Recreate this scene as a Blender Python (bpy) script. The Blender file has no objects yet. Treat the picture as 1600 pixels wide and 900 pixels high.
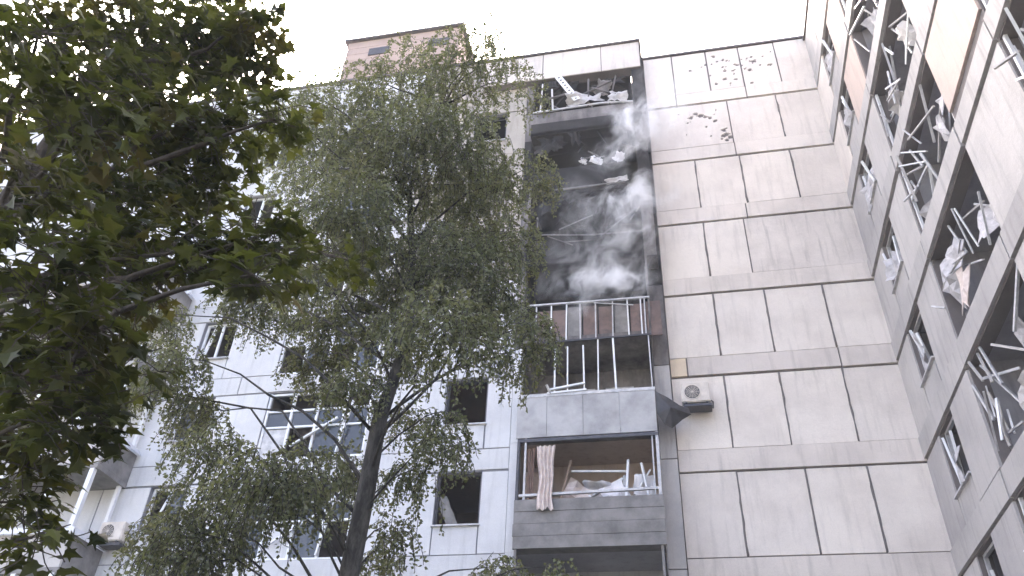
import bpy, bmesh, math, random
from mathutils import Vector, Matrix, noise
random.seed(11)
R = math.radians
scene = bpy.context.scene
col = scene.collection

# ------------------------------------------------------------------ camera
cam = bpy.data.cameras.new('camera')
cam.sensor_width = 36.0
cam.lens = 28.703
cam.clip_end = 2000.0
camo = bpy.data.objects.new('camera', cam)
col.objects.link(camo)
_r = Vector((0.97920608, 0.19818724, 0.04332754))
_u = Vector((0.0877423, -0.60630916, 0.79037364))
_f = Vector((-0.18291185, 0.77013701, 0.61109102))
camo.matrix_world = Matrix(((_r.x, _u.x, -_f.x, 0), (_r.y, _u.y, -_f.y, 0), (_r.z, _u.z, -_f.z, 1.6), (0, 0, 0, 1)))
scene.camera = camo

# ------------------------------------------------------------------ sky, sun, exposure
SUN_EL, SUN_AZ = 38.0, 335.0          # azimuth clockwise from +Y: behind the blocks, to the left
world = bpy.data.worlds.new('World')
scene.world = world
world.use_nodes = True
wn = world.node_tree
wn.nodes.clear()
sky = wn.nodes.new('ShaderNodeTexSky')
sky.sky_type = 'NISHITA'
sky.sun_disc = False
sky.sun_elevation = R(SUN_EL)
sky.sun_rotation = R(SUN_AZ)
sky.air_density = 0.6
sky.dust_density = 10.0
sky.ozone_density = 0.3
bg = wn.nodes.new('ShaderNodeBackground')
bg.inputs['Strength'].default_value = 0.15
wo = wn.nodes.new('ShaderNodeOutputWorld')
wn.links.new(sky.outputs[0], bg.inputs[0])
wn.links.new(bg.outputs[0], wo.inputs[0])
sl = bpy.data.lights.new('sun', 'SUN')
sl.energy = 1.0
sl.angle = R(25)
sl.color = (1.0, 0.93, 0.86)
so = bpy.data.objects.new('sun', sl)
col.objects.link(so)
_sd = Vector((math.sin(R(SUN_AZ)) * math.cos(R(SUN_EL)), math.cos(R(SUN_AZ)) * math.cos(R(SUN_EL)), math.sin(R(SUN_EL))))
so.rotation_euler = (-_sd).to_track_quat('-Z', 'Y').to_euler()
so.location = _sd * 60
vs = scene.view_settings
vs.view_transform = 'Standard'
vs.look = 'None'
vs.gamma = 1
vs.use_curve_mapping = False
vs.exposure = 3.6
scene.cycles.volume_bounces = 6
scene.cycles.max_bounces = 12
scene.cycles.diffuse_bounces = 6

# ------------------------------------------------------------------ materials
def _nt(name):
    m = bpy.data.materials.new(name)
    m.use_nodes = True
    nt = m.node_tree
    b = nt.nodes['Principled BSDF']
    return m, nt, b

def N(nt, t, **kw):
    n = nt.nodes.new(t)
    for k, v in kw.items():
        setattr(n, k, v)
    return n

def mixc(nt, fac, a, b, mode='MIX'):
    m = N(nt, 'ShaderNodeMix', data_type='RGBA', blend_type=mode)
    if isinstance(fac, (int, float)):
        m.inputs['Factor'].default_value = fac
    else:
        nt.links.new(fac, m.inputs['Factor'])
    for s, v in ((6, a), (7, b)):
        if isinstance(v, tuple):
            m.inputs[s].default_value = (*v[:3], 1)
        else:
            nt.links.new(v, m.inputs[s])
    return m.outputs[2]

def ramp(nt, src, p0, p1, c0=(0, 0, 0, 1), c1=(1, 1, 1, 1)):
    r = N(nt, 'ShaderNodeValToRGB')
    r.color_ramp.elements[0].position = p0
    r.color_ramp.elements[1].position = p1
    r.color_ramp.elements[0].color = c0
    r.color_ramp.elements[1].color = c1
    nt.links.new(src, r.inputs[0])
    return r.outputs[0]

def noise_tex(nt, vec, scale, detail=4, rough=.55, stretch=None):
    if stretch:
        mp = N(nt, 'ShaderNodeMapping')
        mp.inputs['Scale'].default_value = stretch
        nt.links.new(vec, mp.inputs[0])
        vec = mp.outputs[0]
    n = N(nt, 'ShaderNodeTexNoise')
    n.inputs['Scale'].default_value = scale
    n.inputs['Detail'].default_value = detail
    n.inputs['Roughness'].default_value = rough
    nt.links.new(vec, n.inputs['Vector'])
    return n.outputs[0]

def concrete(name, base, dirt, stain=.5, vary=.12, streak=.5, soot=0.0, bump=.25, rough=.9, attr=None, sootc=(.018, .016, .016)):
    m, nt, b = _nt(name)
    pos = N(nt, 'ShaderNodeNewGeometry').outputs['Position']
    c = mixc(nt, ramp(nt, noise_tex(nt, pos, .55, 6, .65), .42, .72), tuple(base), tuple(dirt))
    k = noise_tex(nt, pos, 1.0, 5, .6, (5.5, 5.5, .55))
    st = ramp(nt, k, .52, .74, (0, 0, 0, 1), (streak, streak, streak, 1))
    c = mixc(nt, st, c, tuple(v * .55 for v in dirt))
    fine = noise_tex(nt, pos, 38, 4, .7)
    c = mixc(nt, .35, c, ramp(nt, fine, .25, .8, (.55, .55, .55, 1), (1, 1, 1, 1)), 'MULTIPLY')
    oi = N(nt, 'ShaderNodeObjectInfo').outputs['Random']
    c = mixc(nt, 1.0, c, ramp(nt, oi, 0, 1, (1 - vary, 1 - vary, 1 - vary * .9, 1), (1, 1, 1, 1)), 'MULTIPLY')
    if soot > 0:
        s = ramp(nt, noise_tex(nt, pos, .8, 7, .7, (1, 1, .6)), .75 - .55 * soot, 1.02 - .5 * soot)
        c = mixc(nt, s, c, sootc)
    if attr:
        a = N(nt, 'ShaderNodeAttribute', attribute_name=attr)
        c = mixc(nt, a.outputs['Fac'], c, (.27, .24, .22))
    nt.links.new(c, b.inputs['Base Color'])
    b.inputs['Roughness'].default_value = rough
    bp = N(nt, 'ShaderNodeBump')
    bp.inputs['Strength'].default_value = bump
    bp.inputs['Distance'].default_value = .03
    nt.links.new(noise_tex(nt, pos, 9, 6, .7), bp.inputs['Height'])
    nt.links.new(bp.outputs[0], b.inputs['Normal'])
    return m

def plain(name, base, rough=.6, metal=0.0, var=.15, scale=6, grime=None, spec=.4):
    m, nt, b = _nt(name)
    pos = N(nt, 'ShaderNodeNewGeometry').outputs['Position']
    d = grime or tuple(v * (1 - var * 2.2) for v in base)
    c = mixc(nt, ramp(nt, noise_tex(nt, pos, scale, 5, .65), .38, .75), tuple(base), tuple(d))
    nt.links.new(c, b.inputs['Base Color'])
    b.inputs['Roughness'].default_value = rough
    b.inputs['Metallic'].default_value = metal
    b.inputs['Specular IOR Level'].default_value = spec
    return m

M = {}
M['main'] = concrete('pink_grey_concrete', (.82, .745, .67), (.67, .60, .54), streak=.32)
M['main_chip'] = concrete('chipped_concrete', (.82, .745, .67), (.67, .60, .54), streak=.25, attr='chip')
M['stained'] = concrete('rain_stained_concrete', (.79, .715, .645), (.60, .54, .49), streak=.6)
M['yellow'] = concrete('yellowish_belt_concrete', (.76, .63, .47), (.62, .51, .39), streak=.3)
M['band'] = concrete('belt_concrete', (.74, .665, .60), (.58, .52, .47), streak=.42)
M['left'] = concrete('white_painted_concrete', (.66, .655, .66), (.54, .535, .545), streak=.28, vary=.07)
M['leftband'] = concrete('white_belt_concrete', (.62, .615, .62), (.49, .485, .495), streak=.33, vary=.06)
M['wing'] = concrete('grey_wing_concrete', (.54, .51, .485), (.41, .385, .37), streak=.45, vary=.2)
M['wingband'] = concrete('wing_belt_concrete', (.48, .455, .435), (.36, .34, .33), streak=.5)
M['peach'] = concrete('peach_painted_concrete', (.60, .485, .42), (.49, .40, .355), streak=.35)
M['brickpink'] = concrete('pink_rooftop_brickwork', (.50, .375, .315), (.42, .31, .265), streak=.3)
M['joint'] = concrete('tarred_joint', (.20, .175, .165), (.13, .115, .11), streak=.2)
M['ljoint'] = concrete('grey_joint', (.26, .26, .28), (.15, .15, .165), streak=.3)
M['soot'] = concrete('sooty_concrete', (.27, .245, .235), (.16, .145, .14), soot=.68)
M['smokestain'] = concrete('smoke_stained_concrete', (.45, .405, .35), (.33, .295, .255), streak=.5, soot=.22, sootc=(.16, .14, .12))
M['soot2'] = concrete('burnt_concrete', (.045, .039, .037), (.022, .02, .02), soot=.8, sootc=(.006, .0055, .0055))
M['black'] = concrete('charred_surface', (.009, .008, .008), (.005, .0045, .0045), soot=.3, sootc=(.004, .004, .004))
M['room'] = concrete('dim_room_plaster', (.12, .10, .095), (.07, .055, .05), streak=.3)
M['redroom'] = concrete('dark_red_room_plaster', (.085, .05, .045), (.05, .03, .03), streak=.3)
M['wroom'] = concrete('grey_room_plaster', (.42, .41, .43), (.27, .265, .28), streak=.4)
M['tan'] = concrete('tan_loggia_plaster', (.50, .40, .335), (.36, .29, .245), streak=.4)
M['white'] = plain('white_window_frame', (.74, .74, .75), .45, var=.08, scale=4)
M['dull'] = plain('dull_white_metal', (.55, .54, .55), .5, var=.2, scale=5)
M['sheet'] = plain('blue_grey_sheet_metal', (.40, .388, .385), .55, .05, .22, 1.3)
M['darkmetal'] = plain('dark_metal', (.07, .068, .075), .5, .4, .2)
M['flash'] = plain('roof_flashing', (.12, .10, .10), .6, .3, .2)
M['board'] = plain('weathered_grey_board', (.235, .222, .215), .85, 0, .25, 2)
M['cloth'] = plain('pale_cloth', (.62, .54, .50), .95, 0, .14, 5, (.42, .33, .29))
M['whitecloth'] = plain('white_torn_sheet', (.72, .70, .72), .9, 0, .1, 5)
M['plaster'] = plain('pale_debris', (.52, .50, .51), .9, 0, .2, 6)
M['acwhite'] = plain('air_conditioner_casing', (.66, .59, .52), .45, 0, .12, 5)
M['dishwhite'] = plain('dish_enamel', (.74, .75, .75), .35, 0, .05, 5)
M['rust'] = plain('rusty_brown_sheet', (.17, .115, .10), .8, 0, .25, 4, (.09, .07, .065))
M['sootmetal'] = plain('sooty_metal', (.20, .19, .19), .7, .1, .3, 7, (.06, .055, .055))
M['browncloth'] = plain('brown_cloth', (.30, .20, .16), .95, 0, .2, 5)
M['wood'] = plain('bare_wood', (.34, .25, .19), .8, 0, .2, 7)
m, nt, b = _nt('dusty_window_glass')
b.inputs['Base Color'].default_value = (.045, .05, .06, 1)
b.inputs['Roughness'].default_value = .12
b.inputs['Specular IOR Level'].default_value = .5
M['glass'] = m

def bark(name, c0, c1, sc):
    m, nt, b = _nt(name)
    pos = N(nt, 'ShaderNodeNewGeometry').outputs['Position']
    c = mixc(nt, ramp(nt, noise_tex(nt, pos, sc, 6, .7, (1, 1, .35)), .4, .62), c0, c1)
    nt.links.new(c, b.inputs['Base Color'])
    b.inputs['Roughness'].default_value = .95
    bp = N(nt, 'ShaderNodeBump')
    bp.inputs['Strength'].default_value = .7
    bp.inputs['Distance'].default_value = .02
    nt.links.new(noise_tex(nt, pos, sc * 3, 5, .7, (1, 1, .3)), bp.inputs['Height'])
    nt.links.new(bp.outputs[0], b.inputs['Normal'])
    return m
M['birchbark'] = bark('dark_birch_bark', (.022, .02, .018), (.07, .064, .058), 13)
M['maplebark'] = bark('maple_bark', (.035, .028, .022), (.07, .055, .045), 12)

def leafmat(name, ca, cb, cc, trans=.35):
    m = bpy.data.materials.new(name)
    m.use_nodes = True
    nt = m.node_tree
    nt.nodes.clear()
    at = N(nt, 'ShaderNodeAttribute', attribute_name='tone').outputs['Fac']
    pos = N(nt, 'ShaderNodeNewGeometry').outputs['Position']
    c = mixc(nt, at, ca, cb)
    c = mixc(nt, ramp(nt, noise_tex(nt, pos, 1.1, 3), .55, .78), c, cc)
    pr = N(nt, 'ShaderNodeBsdfPrincipled')
    pr.inputs['Roughness'].default_value = .5
    pr.inputs['Specular IOR Level'].default_value = .35
    tr = N(nt, 'ShaderNodeBsdfTranslucent')
    nt.links.new(c, pr.inputs['Base Color'])
    tc = mixc(nt, 1.0, c, (1.0, 1.0, .45), 'MULTIPLY')
    nt.links.new(tc, tr.inputs[0])
    ms = N(nt, 'ShaderNodeMixShader')
    ms.inputs[0].default_value = trans
    nt.links.new(pr.outputs[0], ms.inputs[1])
    nt.links.new(tr.outputs[0], ms.inputs[2])
    o = N(nt, 'ShaderNodeOutputMaterial')
    nt.links.new(ms.outputs[0], o.inputs[0])
    return m
M['birchleaf'] = leafmat('birch_leaf', (.10, .112, .065), (.185, .195, .12), (.165, .155, .095), .42)
M['mapleleaf'] = leafmat('maple_leaf', (.018, .024, .010), (.095, .105, .028), (.08, .05, .02), .5)

m, nt, b = _nt('courtyard_ground')
pos = N(nt, 'ShaderNodeNewGeometry').outputs['Position']
c = mixc(nt, ramp(nt, noise_tex(nt, pos, .12, 5), .42, .58), (.055, .055, .055), (.06, .075, .035))
c = mixc(nt, .5, c, ramp(nt, noise_tex(nt, pos, 20, 4), .2, .8, (.5, .5, .5, 1), (1, 1, 1, 1)), 'MULTIPLY')
nt.links.new(c, b.inputs['Base Color'])
b.inputs['Roughness'].default_value = .95
M['ground'] = m

# ------------------------------------------------------------------ helpers
WL = {}                                   # world location of every parent
CUBE = {}
def unit_cube(mat):
    if mat not in CUBE:
        me = bpy.data.meshes.new('block_' + mat)
        v = [(x, y, z) for x in (-.5, .5) for y in (-.5, .5) for z in (-.5, .5)]
        f = [(0, 1, 3, 2), (4, 6, 7, 5), (0, 4, 5, 1), (2, 3, 7, 6), (0, 2, 6, 4), (1, 5, 7, 3)]
        me.from_pydata(v, [], f)
        me.materials.append(M[mat])
        CUBE[mat] = me
    return CUBE[mat]

def link(name, data, parent, loc):
    o = bpy.data.objects.new(name, data)
    col.objects.link(o)
    loc = Vector(loc)
    WL[o] = loc
    if parent is not None:
        o.parent = parent
        o.location = loc - WL[parent]
    else:
        o.location = loc
    return o

def tag(o, label, cat, group=None, kind=None):
    o['label'] = label
    if cat:
        o['category'] = cat
    if group:
        o['group'] = group
    if kind:
        o['kind'] = kind
    return o

def thing(name, label, cat, loc, group=None):
    o = link(name, None, None, loc)
    o.empty_display_size = .3
    return tag(o, label, cat, group)

def block(name, parent, lo, hi, mat, rot=None):
    """a leaf piece: shares the unit block mesh, scaled to size"""
    lo, hi = Vector(lo), Vector(hi)
    o = link(name, unit_cube(mat), parent, (lo + hi) / 2)
    o.scale = [max(abs(a), .002) for a in (hi - lo)]
    if rot:
        o.rotation_euler = rot
    return o

def beam(name, parent, p0, p1, w, d, mat, roll=0):
    p0, p1 = Vector(p0), Vector(p1)
    o = link(name, unit_cube(mat), parent, (p0 + p1) / 2)
    v = p1 - p0
    o.rotation_euler = (v.to_track_quat('Z', 'Y') @ Matrix.Rotation(roll, 3, 'Z').to_quaternion()).to_euler()
    o.scale = (w, d, v.length)
    return o

def mesh(name, parent, loc, verts, faces, mat, smooth=False):
    me = bpy.data.meshes.new(name)
    loc = Vector(loc)
    me.from_pydata([Vector(v) - loc for v in verts], [], faces)
    me.materials.append(M[mat])
    if smooth:
        me.polygons.foreach_set('use_smooth', [True] * len(me.polygons))
    me.update()
    return link(name, me, parent, loc)

class MB:
    def __init__(s):
        s.v, s.f = [], []
    def box(s, lo, hi):
        n = len(s.v)
        s.v += [(x, y, z) for x in (lo[0], hi[0]) for y in (lo[1], hi[1]) for z in (lo[2], hi[2])]
        s.f += [tuple(n + i for i in q) for q in ((0, 1, 3, 2), (4, 6, 7, 5), (0, 4, 5, 1), (2, 3, 7, 6), (0, 2, 6, 4), (1, 5, 7, 3))]
    def quad(s, a, b, c, d):
        n = len(s.v)
        s.v += [a, b, c, d]
        s.f.append((n, n + 1, n + 2, n + 3))
    def tube(s, pts, rads, n=7):
        base = len(s.v)
        for i, (p, r) in enumerate(zip(pts, rads)):
            p = Vector(p)
            t = (Vector(pts[min(i + 1, len(pts) - 1)]) - Vector(pts[max(i - 1, 0)])).normalized()
            a = t.orthogonal().normalized()
            if i == 0:
                pa = a
            else:
                pa = (pa - t * pa.dot(t)).normalized()
            q = t.cross(pa)
            for k in range(n):
                w = 2 * math.pi * k / n
                s.v.append(tuple(p + (pa * math.cos(w) + q * math.sin(w)) * r))
        for i in range(len(pts) - 1):
            for k in range(n):
                a0 = base + i * n + k
                a1 = base + i * n + (k + 1) % n
                s.f.append((a0, a1, a1 + n, a0 + n))
        s.f.append(tuple(base + k for k in range(n))[::-1])
        s.f.append(tuple(base + (len(pts) - 1) * n + k for k in range(n)))
    def build(s, name, parent, loc, mat, smooth=False):
        return mesh(name, parent, loc, s.v, s.f, mat, smooth)

# a facade frame: (u, z, d) -> world; d is metres out of the wall towards the court
class FrameY:
    def __init__(s, y): s.y = y
    def __call__(s, u, z, d=0): return (u, s.y - d, z)
class FrameX:
    def __init__(s, x): s.x = x
    def __call__(s, u, z, d=0): return (s.x - d, u, z)
def lohi(F, u0, u1, z0, z1, d0, d1):
    a, b = Vector(F(u0, z0, d0)), Vector(F(u1, z1, d1))
    return [min(p, q) for p, q in zip(a, b)], [max(p, q) for p, q in zip(a, b)]

def facade(bld, F, rects, jmat, gap=.035, proud=.03, thick=.28):
    """rects: (u0,u1,z0,z1,name,mat,extra_proud). One backing wall mesh with the joints, each panel its own object on it."""
    w = MB()
    for r in rects:
        w.box(*lohi(F, r[0], r[1], r[2], r[3], -thick, 0))
    loc = F(rects[0][0], rects[0][2])
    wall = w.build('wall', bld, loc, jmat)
    for (u0, u1, z0, z1, nm, mt, ex) in rects:
        g = gap / 2 * random.uniform(.8, 1.5)
        gb = g * (2.0 if nm == 'belt_panel' else 1)  # wider dark gap below belts stands in for their shadow line
        if mt is None:
            continue
        pr = proud + ex + random.uniform(-.006, .008)
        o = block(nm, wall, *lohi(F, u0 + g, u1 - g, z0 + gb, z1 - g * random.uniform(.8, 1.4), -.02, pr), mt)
        o.rotation_euler = [random.uniform(-.0022, .0022) for _ in range(3)]
    return wall

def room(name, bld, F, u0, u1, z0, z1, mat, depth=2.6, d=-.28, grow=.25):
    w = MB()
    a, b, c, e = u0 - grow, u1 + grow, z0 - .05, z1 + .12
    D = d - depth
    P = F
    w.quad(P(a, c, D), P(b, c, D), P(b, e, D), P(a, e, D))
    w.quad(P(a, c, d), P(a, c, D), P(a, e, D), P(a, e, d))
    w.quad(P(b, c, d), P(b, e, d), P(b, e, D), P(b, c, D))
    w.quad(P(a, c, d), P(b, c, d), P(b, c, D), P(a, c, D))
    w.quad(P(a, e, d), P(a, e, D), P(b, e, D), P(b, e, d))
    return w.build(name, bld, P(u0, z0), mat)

def window(bld, F, u0, u1, z0, z1, cols=2, panes=(0, 1), mat='white', rmat='room', fr=.07, d=-.12, open_leaf=None):
    rm = room('room', bld, F, u0, u1, z0, z1, rmat)
    w = MB()
    w.box(*lohi(F, u0, u0 + fr, z0, z1, d - .07, d))
    w.box(*lohi(F, u1 - fr, u1, z0, z1, d - .07, d))
    w.box(*lohi(F, u0 + fr, u1 - fr, z1 - fr, z1, d - .07, d))
    w.box(*lohi(F, u0 + fr, u1 - fr, z0, z0 + fr, d - .07, d))
    cw = (u1 - u0) / cols
    for i in range(1, cols):
        w.box(*lohi(F, u0 + i * cw - fr / 2, u0 + i * cw + fr / 2, z0 + fr, z1 - fr, d - .065, d - .003))
    o = w.build('window', bld, F(u0, z0), mat)
    for i in panes:
        block('pane', o, *lohi(F, u0 + i * cw + fr * .8, u0 + (i + 1) * cw - fr * .8, z0 + fr * .8, z1 - fr * .8, d - .045, d - .035), 'glass')
    block('sill', o, *lohi(F, u0 - .06, u1 + .06, z0 - .05, z0 - .01, -.1, .12), 'dull')
    return o

def empty_window(bld, F, u0, u1, z0, z1, rmat):
    room('room', bld, F, u0, u1, z0, z1, rmat)
    w = MB()
    fr = .05
    w.box(*lohi(F, u0, u0 + fr, z0, z1, -.2, -.1))
    w.box(*lohi(F, u1 - fr, u1, z0, z1, -.2, -.1))
    w.box(*lohi(F, u0 + fr, u1 - fr, z1 - fr, z1, -.2, -.1))
    o = w.build('window', bld, F(u0, z0), 'darkmetal')
    block('sill', o, *lohi(F, u0 - .04, u1 + .04, z0 - .045, z0 - .008, -.1, .1), 'dull')
    return o

def torn_sheet(name, parent, cen, w, h, mat, rx=0, ry=0, rz=0, seed=0, nx=7, nz=9, bend=.3, rag=.16, smooth=True):
    rn = random.Random(seed)
    v, f = [], []
    rot = (Matrix.Rotation(rz, 3, 'Z') @ Matrix.Rotation(rx, 3, 'X') @ Matrix.Rotation(ry, 3, 'Y'))
    off = Vector((seed * 3.1, 1.7, 0))
    for side in (0, 1):
        for j in range(nz):
            for i in range(nx):
                a, b_ = i / (nx - 1) - .5, j / (nz - 1) - .5
                e = 1 + (rag * noise.noise(Vector((a * 5, b_ * 5, seed))) * 2 if (i in (0, nx - 1) or j in (0, nz - 1)) else 0)
                p = Vector((a * w * e, 0, b_ * h * e))
                p.y = bend * w * noise.noise(Vector((a * 2.2, b_ * 1.6, 0)) + off) + .04 * math.sin(a * 17 + seed) + side * .018
                v.append(Vector(cen) + rot @ p)
    n = nx * nz
    for j in range(nz - 1):
        for i in range(nx - 1):
            q = j * nx + i
            f.append((q, q + 1, q + nx + 1, q + nx))
            f.append((n + q, n + q + nx, n + q + nx + 1, n + q + 1))
    for j in range(nz - 1):
        for i in (0, nx - 1):
            q = j * nx + i
            f.append((q, q + nx, n + q + nx, n + q))
    for i in range(nx - 1):
        for j in (0, nz - 1):
            q = j * nx + i
            f.append((q, q + 1, n + q + 1, n + q))
    return mesh(name, parent, cen, v, f, mat, smooth)

# ------------------------------------------------------------------ ground
g = MB()
g.quad((-300, -300, 0), (300, -300, 0), (300, 300, 0), (-300, 300, 0))
go = g.build('ground', None, (0, 0, 0), 'ground')
go['kind'] = 'structure'
go['label'] = 'dark courtyard ground in front of the apartment blocks'

H = 2.8
YM, YL, YB, XW = 19.674, 18.95, 18.65, 5.84
XL0 = -.05
KS = range(-3, 7)

# ------------------------------------------------------------------ burnt block: blank panel wall + balcony stack
blk = thing('apartment_block', 'blank pink grey panel wall with a burnt out balcony stack along its left edge', 'apartment building', (2.9, YM, 0))
FM = FrameY(YM)
rects = []
chip_rects = []
JX = [1.36, 2.80, 4.40]
for k in KS:
    zb = 7.914 + H * k
    ztop_next = zb + H
    # belt
    if k < 6:
        cuts = {2: [.42, 4.42], 5: [2.72], 4: [2.72]}.get(k, [])
    else:
        cuts = [1.0, 3.43]
    us = [XL0] + cuts + [XW]
    for a, b2 in zip(us[:-1], us[1:]):
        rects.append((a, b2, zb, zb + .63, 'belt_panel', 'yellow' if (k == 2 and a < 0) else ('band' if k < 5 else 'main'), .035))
    # field panels above this belt
    z0 = zb + .63
    if k == 6:
        us = [XL0, 1.0, 2.25, 3.43, 4.7, XW]
        z1 = 27.62
    elif k == 0:
        us = [XL0, 1.36, 3.0, 4.44, XW]; z1 = ztop_next
    elif k == 3:
        us = [XL0, 1.36, 2.58, XW]; z1 = ztop_next
    elif k == 5:
        us = [XL0, 2.72, 4.37, XW]; z1 = ztop_next
    else:
        us = [XL0] + JX + [XW]; z1 = ztop_next
    for i, (a, b2) in enumerate(zip(us[:-1], us[1:])):
        chip = (k == 6 and i in (1, 2, 3)) or (k == 5 and i == 0)
        rects.append((a, b2, z0, z1, 'panel', None if chip else ('stained' if k == 3 and i == 2 else 'main'), 0))
        if chip:
            chip_rects.append((a, b2, z0, z1))
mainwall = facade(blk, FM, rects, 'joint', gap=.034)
# thick tar smears over the vertical joints
for k in range(-1, 6):
    zb = 7.914 + H * k + .63
    for x in {3: [1.36], 5: [4.37], 0: [1.36, 3.0, 4.44]}.get(k, JX):
        w = MB()
        pts, rr = [], []
        n = 9
        for i in range(n):
            t = i / (n - 1)
            pts.append((x + random.uniform(-.012, .012), YM - .028, zb + .03 + t * 2.11))
            rr.append(random.uniform(.016, .036))
        w.tube(pts, rr, 6)
        w.build('joint_seal', mainwall, (x, YM, zb), 'joint', True)
# shrapnel-pitted panels
PITS = [(1.61, 26.64, .07), (2.05, 26.75, .05), (2.2, 26.87, .08), (2.51, 27.3, .09), (2.62, 26.95, .05), (2.84, 26.37, .11), (2.79, 25.9, .09), (3.16, 25.82, .08),
        (3.3, 26.62, .10), (3.05, 26.9, .05), (3.91, 26.7, .13), (3.72, 26.25, .10), (4.38, 26.39, .07), (2.47, 25.69, .08), (3.67, 25.51, .09), (4.1, 26.45, .06), (3.5, 26.9, .05),
        (2.3, 26.2, .06), (3.55, 26.35, .07), (4.25, 26.9, .05), (3.85, 26.95, .06), (4.55, 27.1, .05),
        (1.42, 24.05, .13), (1.6, 24.22, .12), (1.76, 24.11, .14), (1.9, 24.02, .11), (2.07, 23.92, .13), (2.2, 23.75, .08), (1.3, 23.8, .06), (1.9, 23.5, .05), (2.3, 24.3, .05),
        (2.45, 23.23, .11), (2.55, 23.0, .14), (2.42, 22.95, .12), (2.62, 22.84, .13), (2.5, 22.72, .1), (2.35, 22.8, .08), (2.55, 23.3, .05), (1.0, 24.3, .04), (1.2, 23.2, .04)]
_rp = random.Random(77)
for _ in range(22):
    cx_, cz_, sx_, sz_ = _rp.choice([(3.0, 26.4, .8, .45), (3.0, 26.4, .8, .45), (3.8, 26.6, .45, .3), (1.8, 24.0, .4, .22), (2.5, 22.95, .3, .25)])
    PITS.append((_rp.gauss(cx_, sx_), _rp.gauss(cz_, sz_), _rp.choice([.03, .035, .04, .05, .07])))
for (a, b2, z0, z1) in chip_rects:
    g_ = .028
    nx, nz = int((b2 - a) / .028), int((z1 - z0) / .028)
    v, f, ch = [], [], []
    for j in range(nz + 1):
        for i in range(nx + 1):
            x = a + g_ + (b2 - a - 2 * g_) * i / nx
            z = z0 + g_ + (z1 - z0 - 2 * g_) * j / nz
            d = 0
            for (px, pz, pr) in PITS:
                pr *= .68
                q = math.hypot(x - px, (z - pz) * 1.15)
                if q < pr * 2:
                    q *= 1 + .75 * noise.noise(Vector((x * 11, z * 14, px * 7))) + .35 * noise.noise(Vector((x * 26, z * 30, pz)))
                    t = 1 - q / pr
                    if t > 0:
                        d = max(d, min(1, t * 1.9))
            v.append((x, YM - .03 + d * .075, z))
            ch.append(d)
    for j in range(nz):
        for i in range(nx):
            q = j * (nx + 1) + i
            f.append((q, q + 1, q + nx + 2, q + nx + 1))
    # border skirt back to the wall
    def skirt(idx):
        base = len(v)
        for q in idx:
            v.append((v[q][0], YM + .01, v[q][2]))
            ch.append(0)
        for n_ in range(len(idx) - 1):
            f.append((idx[n_], idx[n_ + 1], base + n_ + 1, base + n_))
    W_ = nx + 1
    skirt(list(range(W_))); skirt([nz * W_ + i for i in range(W_)])
    skirt([j * W_ for j in range(nz + 1)]); skirt([j * W_ + nx for j in range(nz + 1)])
    o = mesh('panel', mainwall, (a, YM, z0), v, f, 'main_chip')
    at = o.data.attributes.new('chip', 'FLOAT', 'POINT')
    at.data.foreach_set('value', [min(1, c_ * 2.2) for c_ in ch])
    o['label'] = 'pink grey panel pitted by shrapnel'
block('roof_edge', blk, (XL0 - .05, YM - .10, 27.625), (XW, YM + .35, 27.72), 'flash')
# building body behind
bd = MB()
bd.box((-.06, YM + .3, 0), (XW, YM + 11, 27.6))
bd.box((-4.3, 20.4, 0), (-.07, YM + 11, 27.35))
bd.build('core', blk, (2.9, YM + 5, 0), 'joint')

# pilaster between the balconies and the blank wall
for i, k in enumerate(range(-3, 7)):
    z0 = 7.914 + H * k + .3
    block('pilaster', blk, (-.475, 19.36, z0), (-.06, 20.2, min(z0 + H - .03, 27.5)), 'wing' if k < 2 else ('soot' if k < 3 else 'soot2'))

# balcony stack
BX0, BX1 = -4.06, -.50
BOT = [2.75, 5.65, 8.54, 11.42, 14.35, 17.20, 20.05, 22.95]
FB = FrameY(YB)
def balcony_shell(z0, z1, rmat, slabmat, backY=20.35):
    """slab and the recess behind it"""
    sl_ = MB()
    sl_.box((BX0, YB, z0), (BX1, YL + .25, z0 + .16))
    slab = sl_.build('balcony', blk, ((BX0 + BX1) / 2, YL, z0), slabmat)
    w = MB()
    a, b2, c_, e = BX0 + .03, BX1 - .03, z0 + .165, z1
    yf, yk = YL + .05, backY
    w.quad((a, yk, c_), (b2, yk, c_), (b2, yk, e), (a, yk, e))
    w.quad((a, yf, c_), (a, yk, c_), (a, yk, e), (a, yf, e))
    w.quad((b2, yf, c_), (b2, yf, e), (b2, yk, e), (b2, yk, c_))
    w.quad((a, yf, c_), (b2, yf, c_), (b2, yk, c_), (a, yk, c_))
    w.quad((a, yf, e), (a, yk, e), (b2, yk, e), (b2, yf, e))
    lg = w.build('loggia', blk, ((a + b2) / 2, yk, c_), rmat)
    return slab, lg

def back_window(lg, x0, x1, z0, z1, y, mat='white', glass=True):
    w = MB()
    f_ = .07
    w.box((x0, y - .08, z0), (x0 + f_, y, z1)); w.box((x1 - f_, y - .08, z0), (x1, y, z1))
    w.box((x0 + f_, y - .08, z1 - f_), (x1 - f_, y, z1)); w.box((x0 + f_, y - .08, z0), (x1 - f_, y, z0 + f_))
    w.box(((x0 + x1) / 2 - .03, y - .078, z0 + f_), ((x0 + x1) / 2 + .03, y, z1 - f_))
    w.build('inner_window', lg, (x0, y, z0), mat)
    block('dark_opening', lg, (x0 + f_, y - .03, z0 + f_), (x1 - f_, y - .01, z1 - f_), 'black')

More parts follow.
